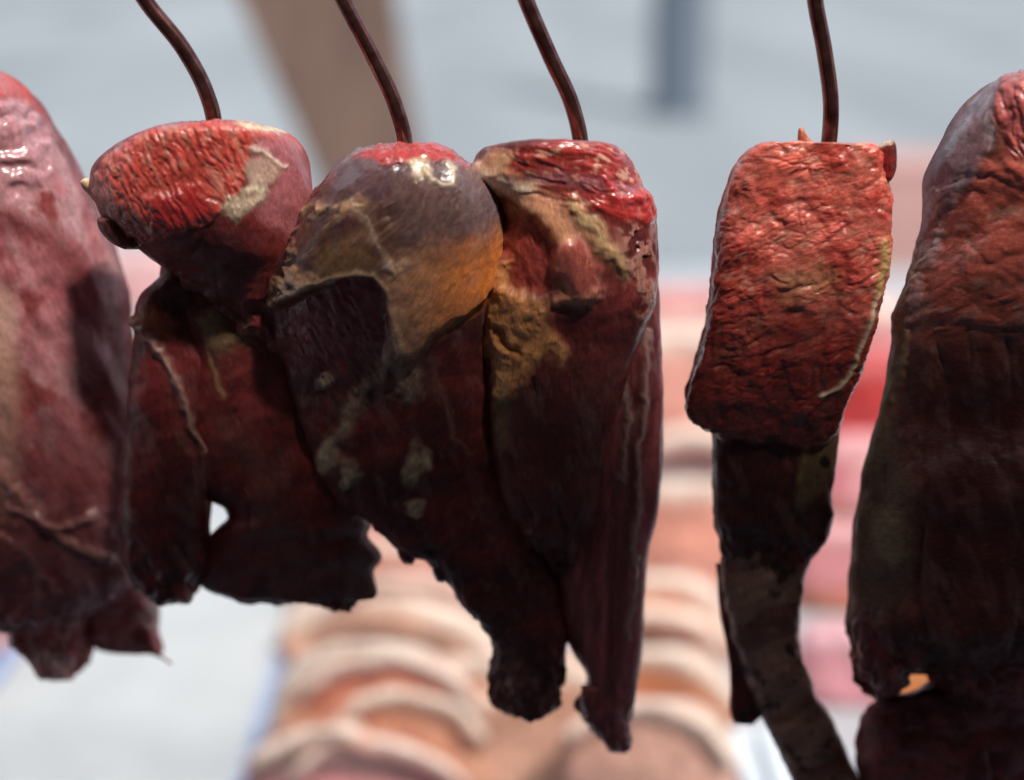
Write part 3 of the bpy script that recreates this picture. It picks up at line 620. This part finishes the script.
# white board with blue edging
M_BOARD = plain('board_white', (.40, .42, .43), .45, 0, .08, 9, .05)
M_BLUE = plain('board_blue', (.25, .34, .55), .4, 0, .1, 15)
a, b, c_, d = on(229, 800, CZ+.03), on(321, 515, CZ+.03), on(130, 515, CZ+.03), on(-98, 800, CZ+.03)
def up0(p, z): return np.array([p[0], p[1], z])
td = empty('tray', up0((a+b+c_+d)/4, CZ), 'large white board with blue edges lying on the counter at lower left', 'tray')
q = [up0(p, CZ+.004) for p in (d, a, b, c_)]
slab('board', q, .022, M_BOARD, td, .003)
def strip(p, q_, w, h, z): 
    v = (q_-p)[:2]; v = v/np.linalg.norm(v); n = np.array([v[1], -v[0], 0])*w
    P = [up0(p, z), up0(q_, z)]
    return [P[0]+n, P[1]+n, P[1]+n*.05, P[0]+n*.05]
slab('edge', strip(a, b, .012, .03, CZ+.003), .03, M_BLUE, td, .003)
slab('edge', strip(c_, d, .03, .03, CZ+.003), .03, M_BLUE, td, .003)

# pork pieces: fleshy slabs with a pale rind
def pork(face, rind, edge, ang=10, deep=(.45, .16, .09), seed=0):
    def p(c):
        f_ = [face[0]*.82, face[1]*.69, face[2]*.68]
        c.base(f_, [v*1.12 for v in f_], 50, seed); c.var(.14, 22, 4+seed, 60, ang)
        c.sss[:] = .12; c.rough[:] = .42; c.fib[:] = .4
        if edge is not None: c.mix(c.line(edge[0], edge[1], .5), rind, .4, .2, d=2)
        if len(edge) > 2: c.mix(c.line(edge[2], edge[3], .5), deep, .5, .4, d=-2)
        c.d += 3*c.fbm(60, 15+seed, 2)
    return p
PE = (.72, .42, .35); PK = (.66, .36, .32); WH = (.70, .59, .51); OR = (.50, .19, .08)
def arc(path, hw):                                # stations across a bent strip
    p = np.array(path, float); d = np.gradient(p, axis=0); d /= np.linalg.norm(d, axis=1)[:, None]
    return [(x+dy*h, y-dx*h, x-dy*h, y+dx*h) for (x, y), (dx, dy), h in zip(p, d, hw)]
slabs = [
 # name, stations, Y, df, db, paint, label
 ('pork_cut', [(640, 288, 740, 286), (615, 296, 760, 292), (600, 312, 770, 306), (600, 330, 770, 326), (620, 342, 750, 340)], 2.35, 14, 20, pork((.70, .36, .35), WH, [[(620, 322), (690, 318), (760, 322)], 5]), 'pale pink cut at the far edge of the counter, right of the torn cut'),
 ('pork_cut', [(630, 330, 735, 326), (600, 345, 750, 340), (590, 380, 760, 376), (590, 420, 760, 420), (600, 460, 750, 455), (640, 475, 720, 475)], 2.0, 22, 25, pork(PE, WH, [[(600, 345), (680, 338), (750, 342)], 13], seed=1), 'peach cut with a broad white rind, just above the pink faced one'),
 ('pork_cut', [(640, 480, 730, 478), (605, 492, 745, 490), (590, 530, 750, 528), (590, 570, 750, 570), (610, 600, 740, 600)], 1.62, 30, 25, pork((.66, .36, .28), WH, [[(600, 492), (690, 488), (745, 494)], 11], seed=2), 'cut with a wide pink face and white upper rim, beside the thick steak'),
 ('pork_cut', [(630, 574, 690, 572), (605, 584, 718, 594), (590, 610, 734, 620), (590, 640, 738, 645), (610, 668, 730, 668)], 1.42, 34, 25, pork((.68, .42, .31), WH, [[(610, 580), (670, 578), (710, 596), (732, 625)], 11], seed=3), 'tan arched cut, uppermost of the three stacked arches'),
 ('pork_cut', [(630, 646, 690, 648), (600, 658, 718, 668), (590, 680, 736, 695), (590, 710, 740, 715), (610, 735, 735, 735)], 1.28, 34, 25, pork((.50, .22, .11), WH, [[(600, 655), (670, 655), (712, 672), (736, 702)], 11], seed=4), 'arched cut with a dark orange hollow, middle of the three stacked arches'),
 ('pork_cut', [(625, 698, 690, 700), (590, 710, 715, 718), (570, 740, 732, 750), (565, 790, 736, 790), (580, 830, 730, 830)], 1.17, 30, 25, pork((.66, .44, .36), WH, [[(595, 705), (670, 704), (710, 722), (732, 755)], 13], seed=5), 'pale arched cut at the bottom, lowest of the three stacked arches'),
 ('pork_cut', arc([(640, 452), (690, 440), (730, 446), (752, 462)], [10, 14, 14, 6]), -480, 16, 16, pork((.74, .52, .44), WH, [[(640, 445), (690, 432), (740, 440)], 7], seed=20), 'narrow cream strip beneath the peach cut with the broad rind'),
 ('pork_cut', arc([(600, 640), (650, 622), (695, 632), (728, 660)], [8, 13, 14, 6]), -672, 18, 16, pork((.66, .40, .30), WH, [[(600, 632), (650, 612), (700, 622), (730, 650)], 5], seed=21), 'thin curled strip between the first and second of the three stacked arches'),
 ('pork_cut', arc([(300, 704), (340, 670), (400, 664), (450, 684), (486, 722)], [4, 10, 12, 10, 4]), -806, 16, 16, pork((0.74, 0.44, 0.38), WH, [[(300, 696), (340, 662), (400, 656), (450, 676), (486, 714)], 5], seed=22), 'slim pink strip following the curved fold of the tan cut'),
 ('pork_cut', arc([(322, 748), (362, 708), (412, 700), (458, 716), (486, 746)], [4, 10, 12, 10, 4]), -808, 16, 16, pork((0.78, 0.56, 0.44), WH, [[(322, 740), (362, 700), (412, 692), (458, 708), (486, 738)], 5], seed=23), 'slim cream strip curled inside the curved fold'),
 ('pork_cut', arc([(285, 782), (330, 752), (385, 748), (430, 764), (470, 790)], [4, 10, 12, 10, 4]), -822, 16, 16, pork((0.74, 0.44, 0.42), WH, [[(285, 774), (330, 744), (385, 740), (430, 756), (470, 782)], 5], seed=24), 'slim pink strip at the bottom of the pile, above the reddish cut'),
 ('pork_cut', arc([(335, 604), (385, 586), (440, 592), (490, 612), (520, 640)], [4, 10, 12, 10, 4]), -712, 16, 16, pork((0.74, 0.42, 0.34), WH, [[(335, 596), (385, 578), (440, 584), (490, 604), (520, 632)], 5], seed=25), 'slim salmon strip behind the buttery folded one'),
 ('pork_cut', arc([(560, 742), (610, 716), (665, 714), (705, 734), (730, 768)], [4, 10, 12, 10, 4]), -830, 16, 16, pork((0.78, 0.56, 0.46), WH, [[(560, 734), (610, 708), (665, 706), (705, 726), (730, 760)], 5], seed=26), 'slim cream strip in front of the lowest stacked arch'),
 # centre group
 ('pork_cut', [(350, 505, 450, 510), (325, 525, 490, 530), (300, 560, 520, 560), (295, 610, 530, 610), (330, 640, 500, 640)], 0, 36, 30, pork((.72, .40, .36), WH, [[(330, 545), (420, 550), (500, 565)], 9, [(370, 575), (440, 585), (500, 592)], 11], seed=6), 'pinkish cut at the back of the pork pile, under the silvery shank'),
 ('pork_cut', arc([(290, 668), (305, 632), (340, 612), (400, 614), (452, 634), (505, 668)], [10, 24, 30, 32, 30, 12]), 0, 34, 30, pork((.74, .48, .34), WH, [[(290, 622), (340, 596), (400, 598), (460, 622), (500, 650)], 13], seed=7), 'buttery folded strip arching across the middle of the pork pile'),
 ('pork_cut', [(345, 640, 405, 642), (305, 654, 445, 662), (284, 680, 475, 692), (272, 715, 495, 730), (268, 755, 500, 775), (275, 805, 490, 805)], 0, 38, 30, pork((.68, .42, .29), WH, [[(262, 720), (300, 668), (345, 650), (400, 650), (450, 672), (490, 715)], 12, [(320, 700), (360, 682), (400, 680), (440, 695), (468, 722)], 13], deep=(.52, .19, .13), seed=8), 'tan cut with a curved reddish fold, arching in front of the buttery one'),
 ('pork_cut', arc([(365, 800), (395, 768), (440, 738), (490, 716), (540, 706)], [10, 24, 26, 24, 10]), 0, 26, 25, pork((.72, .47, .34), WH, [[(370, 770), (430, 722), (500, 694)], 7], seed=9), 'pale strip slanting up from the curved fold to the dark pointed tips'),
 ('pork_cut', [(430, 655, 570, 650), (420, 680, 610, 675), (430, 715, 640, 712), (450, 760, 650, 760), (480, 800, 630, 800)], 0, 30, 25, pork((.72, .48, .36), WH, [[(450, 668), (540, 660), (600, 682)], 10], seed=10), 'light peach cut seen between the two dark pointed tips'),
 ('pork_cut', arc([(245, 770), (300, 742), (345, 738), (380, 752)], [8, 14, 16, 8]), -822, 22, 20, pork((.72, .46, .38), WH, [[(260, 756), (310, 732), (360, 730)], 7], seed=18), 'thin pale strip lying across the front of the pork pile'),
 ('pork_cut', [(290, 752, 380, 755), (262, 765, 420, 765), (240, 785, 450, 785), (250, 820, 440, 820)], 0, 25, 20, pork((.62, .33, .32), (.78, .55, .52), [[(260, 775), (330, 765), (420, 772)], 4, [(260, 790), (420, 788)], 10], deep=(.6, .25, .26), seed=11), 'reddish pink cut at the very bottom, beside the white board'),
 # between the steak and the right-hand cut
 ('meat_chunk', [(845, 300, 900, 298), (830, 320, 910, 318), (826, 350, 915, 350), (830, 385, 905, 385)], 2.1, 20, 20, pork((.70, .33, .34), WH, [[(835, 312), (900, 310)], 10], seed=12), 'pale pink chunk behind the steak, near the far edge of the counter'),
 ('meat_chunk', [(840, 352, 890, 350), (820, 370, 905, 366), (812, 405, 910, 402), (812, 440, 905, 438), (830, 458, 890, 458)], 1.85, 26, 20, pork((.48, .05, .05), (.62, .15, .15), [[(835, 372), (890, 368)], 6], seed=13), 'saturated red chunk seen in the gap between steak and right-hand cut'),
 ('meat_chunk', [(830, 432, 880, 432), (808, 450, 895, 448), (800, 480, 900, 480), (800, 510, 895, 510), (820, 525, 880, 525)], 1.68, 26, 20, pork((.66, .28, .32), (.75, .45, .45), [[(815, 450), (890, 448)], 8, [(805, 512), (890, 512)], 8], seed=14), 'rose pink chunk directly below the saturated red one'),
 ('meat_chunk', [(815, 522, 880, 520), (795, 535, 895, 533), (790, 565, 900, 565), (790, 600, 895, 600), (810, 620, 880, 620)], 1.5, 26, 20, pork((.66, .33, .36), (.7, .4, .42), [[(800, 535), (890, 533)], 7, [(795, 606), (890, 606)], 16], seed=15), 'mauve pink chunk with a brown lower edge in the gap right of the dark tail'),
 ('meat_chunk', [(815, 622, 885, 622), (798, 636, 900, 634), (795, 665, 905, 665), (800, 695, 900, 695), (820, 712, 890, 712)], 1.33, 26, 20, pork((.68, .36, .42), (.75, .5, .55), [[(805, 640), (895, 638)], 7], seed=16), 'lowest pink chunk in the gap, level with the dark tail'),
 ('meat_chunk', [(885, 636, 960, 636), (868, 660, 975, 658), (866, 690, 980, 690), (885, 716, 965, 716)], 0, 24, 20, pork((.55, .23, .08), (.7, .4, .2), [[(880, 664), (960, 662)], 6], seed=17), 'orange chunk showing through the notch under the right-hand cut'),
 ('meat_chunk', [(846, 388, 880, 384), (834, 402, 894, 396), (832, 424, 896, 418), (842, 442, 884, 438)], -446, 18, 16, pork((.55, .05, .05), (.7, .25, .22), [[(838, 404), (870, 396)], 4], seed=30), 'small glossy bright red chunk lying on the saturated red one'),
 ('meat_chunk', [(838, 470, 876, 462), (828, 486, 890, 474), (834, 506, 892, 496), (850, 514, 880, 510)], -516, 16, 16, pork((.70, .38, .40), WH, [[(834, 480), (860, 472), (886, 470)], 5], seed=31), 'tilted pale rimmed chunk lying on the rose pink one'),
 # far left, between the first two cuts
 ('pork_cut', [(90, 246, 160, 246), (70, 258, 180, 256), (65, 285, 190, 285), (75, 320, 180, 320)], 2.3, 20, 20, pork((.58, .38, .39), (.66, .46, .46), [[(80, 262), (170, 260)], 8], seed=18), 'greyish pink cut glimpsed between the two leftmost cuts'),
 ('pork_cut', [(-40, 590, 20, 590), (-70, 610, 38, 606), (-80, 640, 40, 636), (-60, 668, 20, 660)], 1.45, 26, 20, pork((.56, .36, .35), (.66, .46, .46), [[(-60, 612), (30, 608)], 7], seed=19), 'dull pink cut left of the white board, at the frame edge'),
]
for nm, st, Y, df, db, pt, lab in slabs:
    Y = on(512, -Y if Y < 0 else max(max(q_[1], q_[3]) for q_ in st) - 14, CZ)[1]      # stands on the counter where its lower edge touches
    o = lump(nm, st, Y, df, db, pt, None, M_PORK, top=22, bot=22, n=2.6, res=3, fascia=0, jit=3.5, seed=len(lab))
    # let it down onto the counter, or pack it up to it: extend the underside
    tag(o, lab, 'pork' if nm == 'pork_cut' else 'meat', 'pork cuts piled on the counter' if nm == 'pork_cut' else 'meat chunks on the counter')

# pale steel tray end at the bottom right
p0 = on(730, 727, CZ+.03); p1_ = on(776, 727, CZ+.03)
mt = empty('tray', up0((p0+p1_)/2, CZ), 'narrow pale steel tray end poking out beneath the dark tail', 'tray')
y0, y1 = 1.09, p0[1]
slab('base', [(p0[0], y0, CZ+.004), (p1_[0], y0, CZ+.004), (p1_[0], y1, CZ+.004), (p0[0], y1, CZ+.004)], .006, M_STEEL, mt, .001)
M_PALE = plain('pale_enamel', (.62, .68, .74), .3, 0, .05, 10)
w = p1_[0]-p0[0]
for f0, f1 in ((0, .38), (.6, 1)):
    slab('side', [(p0[0]+f0*w, y0, CZ+.011), (p0[0]+f1*w, y0, CZ+.011), (p0[0]+f1*w, y1, CZ+.011), (p0[0]+f0*w, y1, CZ+.011)], .022, M_PALE, mt, .002)

# crate behind the counter, post leaning past it, street
M_CRATE = plain('crate_brown', (.42, .24, .22), .7, 0, .12, 6)
cy = yb + .12
k0, k1, k2 = at(868, 168, cy), at(1100, 168, cy), at(868, 275, cy)
ce = empty('crate', ((k0[0]+k1[0])/2, cy+.2, 0), 'dusty pink-brown box standing behind the counter, half hidden by the right-hand cut', 'box')
slab('body', [(k0[0], cy, 0), (k1[0], cy, 0), (k1[0], cy+.4, 0), (k0[0], cy+.4, 0)], k0[2]-.02, M_CRATE, ce, .006)
slab('lid', [(k0[0]-.006, cy-.006, k0[2]-.019), (k1[0]+.006, cy-.006, k0[2]-.019), (k1[0]+.006, cy+.406, k0[2]-.019), (k0[0]-.006, cy+.406, k0[2]-.019)], .019, M_CRATE, ce, .004)

M_POST = plain('post_wood', (.125, .072, .056), .6, 0, .3, 14, .1, c2=(.185, .115, .085), stretch=(1, 1, .15))
yp = yb + .3                                  # stands on the street just behind the counter
A, B, C, D = at(92, -330, yp), at(340, -330, yp), at(334, 215, yp), at(424, 215, yp)
E_, G_ = at(404, 372, yp), at(466, 372, yp); E_[2] = G_[2] = 0
V = []
for (l, r) in ((A, B), (C, D), (E_, G_)):
    for s in (0, .22):
        V += [l + np.array([0, s, 0]), r + np.array([0, s, 0])]
f = []
for i in (0, 4):
    a0, b0, c0, d0 = i, i+1, i+2, i+3
    f += [(a0, b0, b0+4, a0+4), (b0, d0, d0+4, b0+4), (d0, c0, c0+4, d0+4), (c0, a0, a0+4, c0+4)]
f += [(0, 2, 3, 1), (8, 9, 11, 10)]
po = mesh('wooden_post', V, f, M_POST, smooth=False)
md = po.modifiers.new('bevel', 'BEVEL'); md.width = .008; md.segments = 3
tag(po, 'broad brown wooden post leaning behind the silvery shank', 'post')

M_ST = plain('street_paving', (.175, .20, .22), .8, 0, .1, .42, 0, c2=(.28, .305, .33), stretch=(1, .16, 1))
g = mesh('street', [(-150, -20, 0), (150, -20, 0), (150, 260, 0), (-150, 260, 0)], [(0, 1, 2, 3)], M_ST, smooth=False); tag(g, kind='structure')
M_PIL = plain('pillar_paint', (.11, .14, .18), .6)
pb = on(680, 118, 0)
hw = 26*pb[1]/F/math.cos(TH)*1.0
pe = empty('pillar', (pb[0], pb[1]+hw, 0), 'dark blue-grey pillar out in the street, blurred, between the torn cut and the steak', 'pillar')
def cyl(name, x, y, z0, z1, r, mat, par, n=24):
    an = np.linspace(0, 2*np.pi, n, endpoint=False)
    V = [(x+r*math.cos(a), y+r*math.sin(a), z0) for a in an] + [(x+r*math.cos(a), y+r*math.sin(a), z1) for a in an]
    f = [(i, (i+1) % n, n+(i+1) % n, n+i) for i in range(n)] + [tuple(range(n))[::-1], tuple(range(n, 2*n))]
    return mesh(name, V, f, mat, par, smooth=False)
cyl('shaft', pb[0], pb[1]+hw, .12, 3.6, hw, M_PIL, pe)
cyl('foot', pb[0], pb[1]+hw, 0, .118, hw*1.15, M_PIL, pe)
mh = on(85, 15, 0)
M_MAN = plain('iron_cover', (.10, .11, .13), .6)
mo = cyl('manhole_cover', mh[0], mh[1], .004, .03, .55, M_MAN, None); tag(mo, 'small dark round cover in the street at upper left', 'manhole')

# ================================================================== added awning and curtains, unseen (keep the lower meat in shade)
M_AWN = plain('shade_cloth', (.13, .085, .075), .9)
aw = empty('added_awning', (0, -.4, 2.1), 'unseen dark cloth awning added behind the viewer to shade the lower meat', 'awning')
AZ, AY = 2.1, .40
slab('shade_canopy', [(-2.2, -1.3, AZ), (2.2, -1.3, AZ), (2.2, AY, AZ), (-2.2, AY, AZ)], .01, M_AWN, aw, 0)
slab('shade_back_curtain', [(-2.2, -1.3, .0), (2.2, -1.3, .0), (2.2, -1.28, .0), (-2.2, -1.28, .0)], AZ-.003, M_AWN, aw, 0)
for s in (-1, 1):
    slab('shade_side_curtain', [(s*2.2, -1.27, 0), (s*2.19, -1.27, 0), (s*2.19, AY-.01, 0), (s*2.2, AY-.01, 0)][::s], AZ-.003, M_AWN, aw, 0)

# ================================================================== light
EL, AZI = R(54), R(146)          # high sun behind the viewer, a little to the right
sd = np.array([math.sin(AZI)*math.cos(EL), math.cos(AZI)*math.cos(EL), math.sin(EL)])
sl = bpy.data.lights.new('sun', 'SUN'); sl.energy = 5; sl.angle = R(5.5); sl.color = (1, .94, .85)
so = bpy.data.objects.new('sun', sl); COL.objects.link(so); so.location = (0, -1, 4)
so.rotation_euler = Vector(sd).to_track_quat('Z', 'Y').to_euler()
W = bpy.data.worlds.new('World'); S.world = W; W.use_nodes = True
nt = W.node_tree; bg = nt.nodes['Background']
sk = nt.nodes.new('ShaderNodeTexSky'); sk.sky_type = 'NISHITA'; sk.sun_disc = False; sk.sun_elevation = EL; sk.sun_rotation = AZI; sk.dust_density = 2
bg.inputs[1].default_value = .12
L = nt.links.new                                  # bright cloud added to the sky for the wet meat to reflect
tc = nd(nt, 'ShaderNodeTexCoord'); cn = nd(nt, 'ShaderNodeTexNoise'); cn.inputs['Scale'].default_value = 1.7; cn.inputs['Detail'].default_value = 7; cn.inputs['Roughness'].default_value = .55
L(tc.outputs['Generated'], cn.inputs[0])
cr = nd(nt, 'ShaderNodeMapRange'); cr.inputs[1].default_value = .37; cr.inputs[2].default_value = .55; L(cn.outputs[0], cr.inputs[0])
sx = nd(nt, 'ShaderNodeSeparateXYZ'); L(tc.outputs['Generated'], sx.inputs[0])
zr = nd(nt, 'ShaderNodeMapRange'); zr.inputs[1].default_value = .15; zr.inputs[2].default_value = .5; L(sx.outputs[2], zr.inputs[0])
ml = nd(nt, 'ShaderNodeMath', operation='MULTIPLY'); L(cr.outputs[0], ml.inputs[0]); L(zr.outputs[0], ml.inputs[1])
mx = nd(nt, 'ShaderNodeMix', data_type='RGBA'); L(ml.outputs[0], mx.inputs[0]); L(sk.outputs[0], mx.inputs[6]); mx.inputs[7].default_value = (9, 9.7, 10.6, 1)
L(mx.outputs[2], bg.inputs[0])

cam = bpy.data.cameras.new('camera'); cam.lens = 50; cam.sensor_width = 36; cam.clip_end = 600; cam.clip_start = .05
co = bpy.data.objects.new('camera', cam); COL.objects.link(co); co.location = (0, 0, CAMZ); co.rotation_euler = (R(90)-TH, 0, 0)
cam.dof.use_dof = True; cam.dof.focus_distance = .853/math.cos(TH); cam.dof.aperture_fstop = 1.7
S.camera = co
S.view_settings.view_transform = 'Standard'; S.view_settings.look = 'None'; S.view_settings.exposure = 0
S.cycles.use_denoising = True
S.cycles.max_bounces = 6
